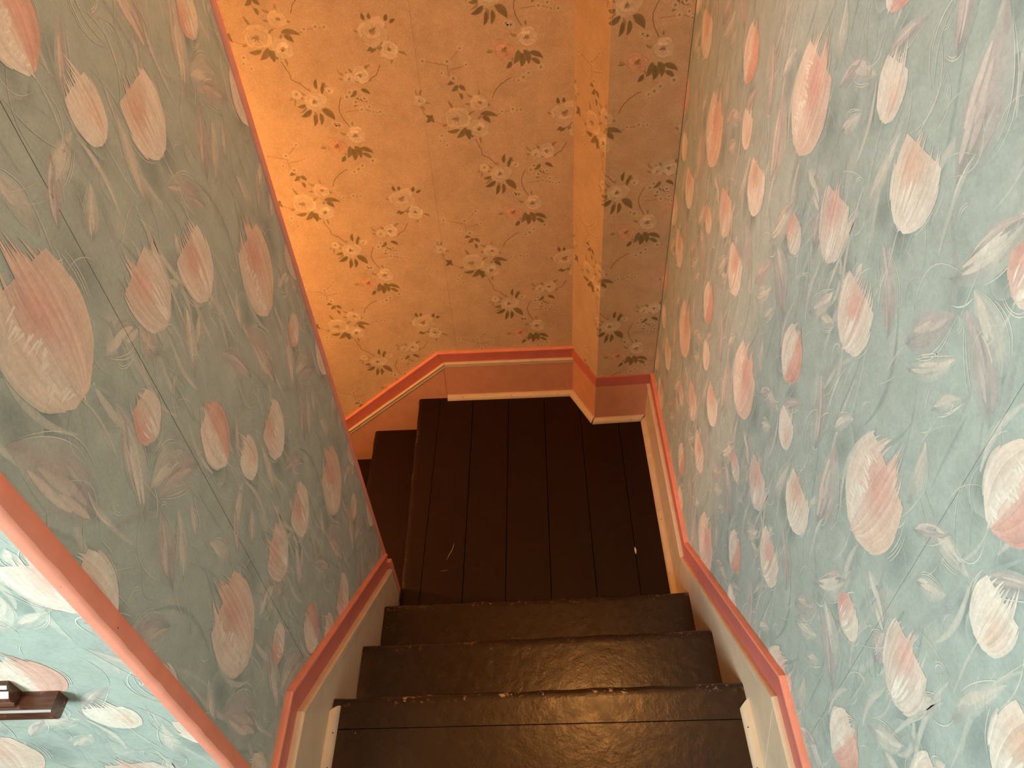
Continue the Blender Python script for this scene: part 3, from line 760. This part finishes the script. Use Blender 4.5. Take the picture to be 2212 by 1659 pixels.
# ---- rose paper
R_C, R_P, R_W = mx(RB, lin(226, 204, 180), 0.40), mx(RB, lin(214, 150, 124), 0.50), mx(RB, lin(230, 216, 194), 0.42)
R_D, R_L, R_T = lin(116, 98, 67), lin(144, 124, 90), lin(114, 85, 57)
rose = Print()
def petal(P, c, ang, r, wid, cin, cout, lay):
    a = np.array([math.cos(ang), math.sin(ang)]); p = np.array([-a[1], a[0]])
    ring = []
    for t in np.linspace(-1, 1, 9):
        ring.append(np.array(c) + a * r * (0.55 + 0.45 * math.cos(t * 1.35) + 0.04 * math.sin(t * 9 + ang * 5)) + p * wid * math.sin(t * 1.45))
    ring.append(np.array(c) - a * r * 0.05)
    P.fan(np.array(c) + a * r * 0.35, ring, mx(cin, cout, 0.35), cout, lay)
def bloom(P, u, v, r, kind, lay):
    """open peony: uneven overlapping petals, shaded folds, stamens"""
    out = (R_C, R_P, R_W)[kind]; fold = mx(out, R_T, 0.42); c0 = np.array([u, v])
    a0 = RNG.uniform(0, 6.28); sq = np.array([1.0, RNG.uniform(0.78, 0.95)]); k = 0
    n = 6 if r > 0.022 else 4
    for ring_, (cnt, rad, wd) in enumerate(((n, 1.0, 0.62), (4, 0.62, 0.46))):
        for i in range(cnt):
            a = a0 + ring_ * 0.6 + i * 2 * math.pi / cnt + RNG.normal(0, 0.22)
            rr_ = r * rad * RNG.uniform(0.72, 1.2); w_ = r * wd * RNG.uniform(0.85, 1.2)
            ax_ = np.array([math.cos(a), math.sin(a)]); pp = np.array([-ax_[1], ax_[0]])
            edge = []
            for t in np.linspace(-1, 1, 13):
                edge.append(c0 + sq * (ax_ * rr_ * (0.50 + 0.50 * math.cos(t * 1.45) + 0.045 * math.sin(t * 8 + a * 7)) + pp * w_ * math.sin(t * 1.5)))
            base_ = c0 - sq * ax_ * rr_ * 0.06
            tone = jit(out, 0.10); lw = mx(tone, fold, 0.75)
            ctr = c0 + sq * ax_ * rr_ * 0.45
            P.fan(ctr, edge + [base_], mx(tone, fold, 0.30), mx(tone, R_W, 0.25), lay + 1.6e-5 * k)
            e = np.array(edge); side = e[:7] if RNG.random() < 0.5 else e[6:]
            P.strip(side, np.full(len(side), r * 0.030), mx(fold, RB, 0.3), lw, mx(tone, fold, 0.5), lay + 1.6e-5 * k + 0.8e-5)
            k += 1
    P.fan(c0, [c0 + sq * r * 0.24 * np.array([math.cos(a), math.sin(a)]) for a in np.linspace(0, 6.28, 9)[:-1]], mx(fold, R_T, 0.5), mx(out, fold, 0.8), lay + 1.6e-5 * k)
    for i in range(7 if r > 0.022 else 3):
        a = a0 + RNG.uniform(-1.3, 1.3); p1 = c0 + sq * r * RNG.uniform(0.22, 0.42) * np.array([math.cos(a), math.sin(a)])
        P.strip(np.array([c0 + (p1 - c0) * t for t in (0.3, 0.65, 1.0)]), np.array([0.0005, 0.0006, 0.0008]), R_T, mx(R_D, R_T, 0.5), R_T, lay + 1.6e-5 * (k + 1) + 0.7e-5 * i)
def rleaf(P, a, b, w, lay, col):
    a, b = np.array(a), np.array(b); x = np.linspace(0, 1, 8)[:, None]
    d = b - a; nr = np.array([-d[1], d[0]])
    pts = a + d * x + nr * 0.12 * 4 * x * (1 - x)
    hw = w / 2 * np.sin(np.pi * x[:, 0] ** 0.8) ** 0.9
    P.strip(pts, hw, mx(col, R_L, 0.75), col, mx(col, R_L, 0.35), lay)
for k, tw in enumerate(TWIGS):
    pts = np.array(tw); t = np.linspace(0, len(pts) - 1, 5 * len(pts))
    q = np.stack([np.interp(t, range(len(pts)), pts[:, i]) for i in range(2)], 1) + RNG.normal(0, 0.0007, (len(t), 2))
    w = 0.0011 if k in (1, 2, 3, 4) else 0.0006
    rose.strip(q, np.full(len(t), w), mx(R_T, RB, 0.2), R_T, mx(R_T, RB, 0.4), 0.00012 + LAY * k)
for k, (a, b, c, d, w) in enumerate(RLEAF):
    rleaf(rose, (a, b), (c, d), w * 1.15, 0.00024 + LAY * (k % 12), mx(R_D, R_L, RNG.uniform(0, 0.5)))
for i in range(46):          # faint extra sprigs close to the flowers
    u, v, r, _ = ROSES[i % len(ROSES)]
    a = RNG.uniform(0, 6.28); p0 = np.array([u, v]) + r * 0.9 * np.array([math.cos(a), math.sin(a)])
    p1 = p0 + RNG.uniform(0.012, 0.028) * np.array([math.cos(a + RNG.normal(0, .5)), math.sin(a + RNG.normal(0, .5))])
    rleaf(rose, p0, p1, 0.007, 0.00020 + LAY * (i % 4), mx(R_L, RB, RNG.uniform(0.1, 0.6)))
for k, (u, v, r, kd) in enumerate(ROSES): bloom(rose, u, v, r, kd, 0.0004)
for k, (u, v, r) in enumerate(BLOSS):
    a0 = RNG.uniform(0, 6)
    for i in range(5): petal(rose, (u, v), a0 + i * 1.2566, r * 0.9, r * 0.5, R_L, R_W, 0.00038 + LAY * i)
    rose.fan((u, v), [(u + r * 0.22 * math.cos(a), v + r * 0.22 * math.sin(a)) for a in np.linspace(0, 6.28, 7)[:-1]], R_D, R_T, 0.00046)
rr = (-2.0, 0.148, -0.6, 2.2)
rose.emit('wallpaper_print', tiles(-0.173, 1.182, 0.537, 0.53, rr, 0.265), lambda u, v, d: (u, YB - d, v), rr, M_rose_print, wall_back)
# pillar: front and slanted side
rr = (0.2325, XW - 0.002, 0.2, 2.2)
rose.emit('wallpaper_print', tiles(0.182, 1.194, 0.537, 0.53, rr, 0.265), lambda u, v, d: (u, 2.004 + (u - 0.2315) * 0.0375 - d, v), rr, M_rose_print, pillar)
LS = float(np.hypot(C1[0] - C0[0], C1[1] - C0[1]))
rr = (0.002, LS - 0.001, 0.2, 2.2)
rose.emit('wallpaper_print', tiles(LS - 0.05, 1.194, 0.537, 0.53, rr, 0.265), lambda u, v, d: (C0[0] + dd[0] * u + nn[0] * d, C0[1] + dd[1] * u + nn[1] * d, v), rr, M_rose_print, pillar)

# paper seams: fine dark butt joints
for nm, lo_, hi_, par in (('paper_seam', (XL - 0.0002, 0.6925, 0.75), (XL + 0.0003, 0.6933, ZC), wall_left), ('paper_seam', (XW - 0.0003, 0.4806, 0.82), (XW + 0.0002, 0.4809, ZC), wall_right),
                          ('paper_seam', (-0.3030, YB - 0.0003, 0.25), (-0.3025, YB + 0.0002, ZC), wall_back), ('paper_seam', (XW - 0.0016, 2.0100, 0.24), (XW - 0.0002, 2.0112, ZC), pillar)):
    box(nm, lo_, hi_, M_seam, par)

# ------------------------------------------------------------------ dark wooden ledge on the hall wall
def wood_mat():
    mt, nt, bs = new_mat('dark_wood')
    pos = node(nt, 'ShaderNodeNewGeometry').outputs['Position']
    mp = node(nt, 'ShaderNodeMapping'); mp.inputs['Scale'].default_value = (6, 60, 60); nt.links.new(pos, mp.inputs['Vector'])
    c = ramp(nt, noise(nt, mp.outputs['Vector'], 3, 5, 0.6), [(0.3, tuple(lin(62, 34, 24))), (0.7, tuple(lin(104, 64, 46)))])
    wear = ramp(nt, noise(nt, pos, 60, 3), [(0.62, 0.0), (0.70, 1.0)])
    c = mix(nt, c, tuple(lin(150, 100, 62)), mix(nt, wear, 0.5, 1.0, 'MULTIPLY'))
    nt.links.new(c, bs.inputs['Base Color']); bs.inputs['Roughness'].default_value = 0.22
    return mt
M_wood = wood_mat()
ledge = empty('wooden_ledge', (-0.9, YN, 1.28), 'dark varnished wooden ledge with raised moulding on the bright hall wall', 'ledge')
x0, x1 = -1.30, -0.626
lp = [(0.0, 1.277), (0.0245, 1.277), (0.0272, 1.2752), (0.0272, 1.254), (0.0245, 1.251), (0.0, 1.251)]
loft('ledge_board', [[(x, YN - d, z) for d, z in lp] for x in (x0, x1)], M_wood, ledge)
mp_ = [(0.0, 1.278), (0.0, 1.310), (0.007, 1.310), (0.0105, 1.3065), (0.011, 1.302), (0.0175, 1.296), (0.019, 1.288), (0.017, 1.282), (0.020, 1.2805), (0.020, 1.278)]
loft('moulding', [[(x, YN - d, z) for d, z in mp_] for x in (x0, -0.674)], M_wood, ledge)

# ------------------------------------------------------------------ two warm lamps (above and left of the frame)
mbr, ntr, bsr = new_mat('brass'); bsr.inputs['Base Color'].default_value = (0.6, 0.4, 0.15, 1); bsr.inputs['Metallic'].default_value = 1; bsr.inputs['Roughness'].default_value = 0.3
WARM = (1.0, 0.43, 0.115)
def globe_lamp(name, x, y, z, r, watts, label):
    mt, nt, bs = new_mat(name + '_glass')
    bs.inputs['Base Color'].default_value = (1, 0.85, 0.6, 1)
    bs.inputs['Emission Color'].default_value = (*WARM, 1)
    bs.inputs['Emission Strength'].default_value = watts / (4 * math.pi ** 2 * r * r)
    root = empty(name, (x, y, ZC), label, 'lamp')
    def lathe(nm, prof, mat, n=20):
        return loft(nm, [[(x + q * math.cos(2 * math.pi * i / n), y + q * math.sin(2 * math.pi * i / n), zz) for i in range(n)] for q, zz in prof], mat, root, smooth=True)
    lathe('ceiling_plate', [(0.055, ZC), (0.06, ZC - 0.008), (0.045, ZC - 0.022), (0.02, ZC - 0.03)], mbr)
    lathe('stem', [(0.006, ZC - 0.03), (0.006, z + r + 0.02), (0.022, z + r + 0.015), (0.024, z + r - 0.004)], mbr)
    lathe('globe', [(r * math.sin(a), z + r * math.cos(a)) for a in np.linspace(0.12, 3.1, 14)], mt)
globe_lamp('ceiling_lamp', 0.24, 1.60, 2.74, 0.07, 31.0, 'round warm glass lamp on the ceiling over the steps')
globe_lamp('pendant_lamp', -1.45, 1.48, 0.92, 0.075, 57.0, 'round warm glass pendant hanging over the lower flight')
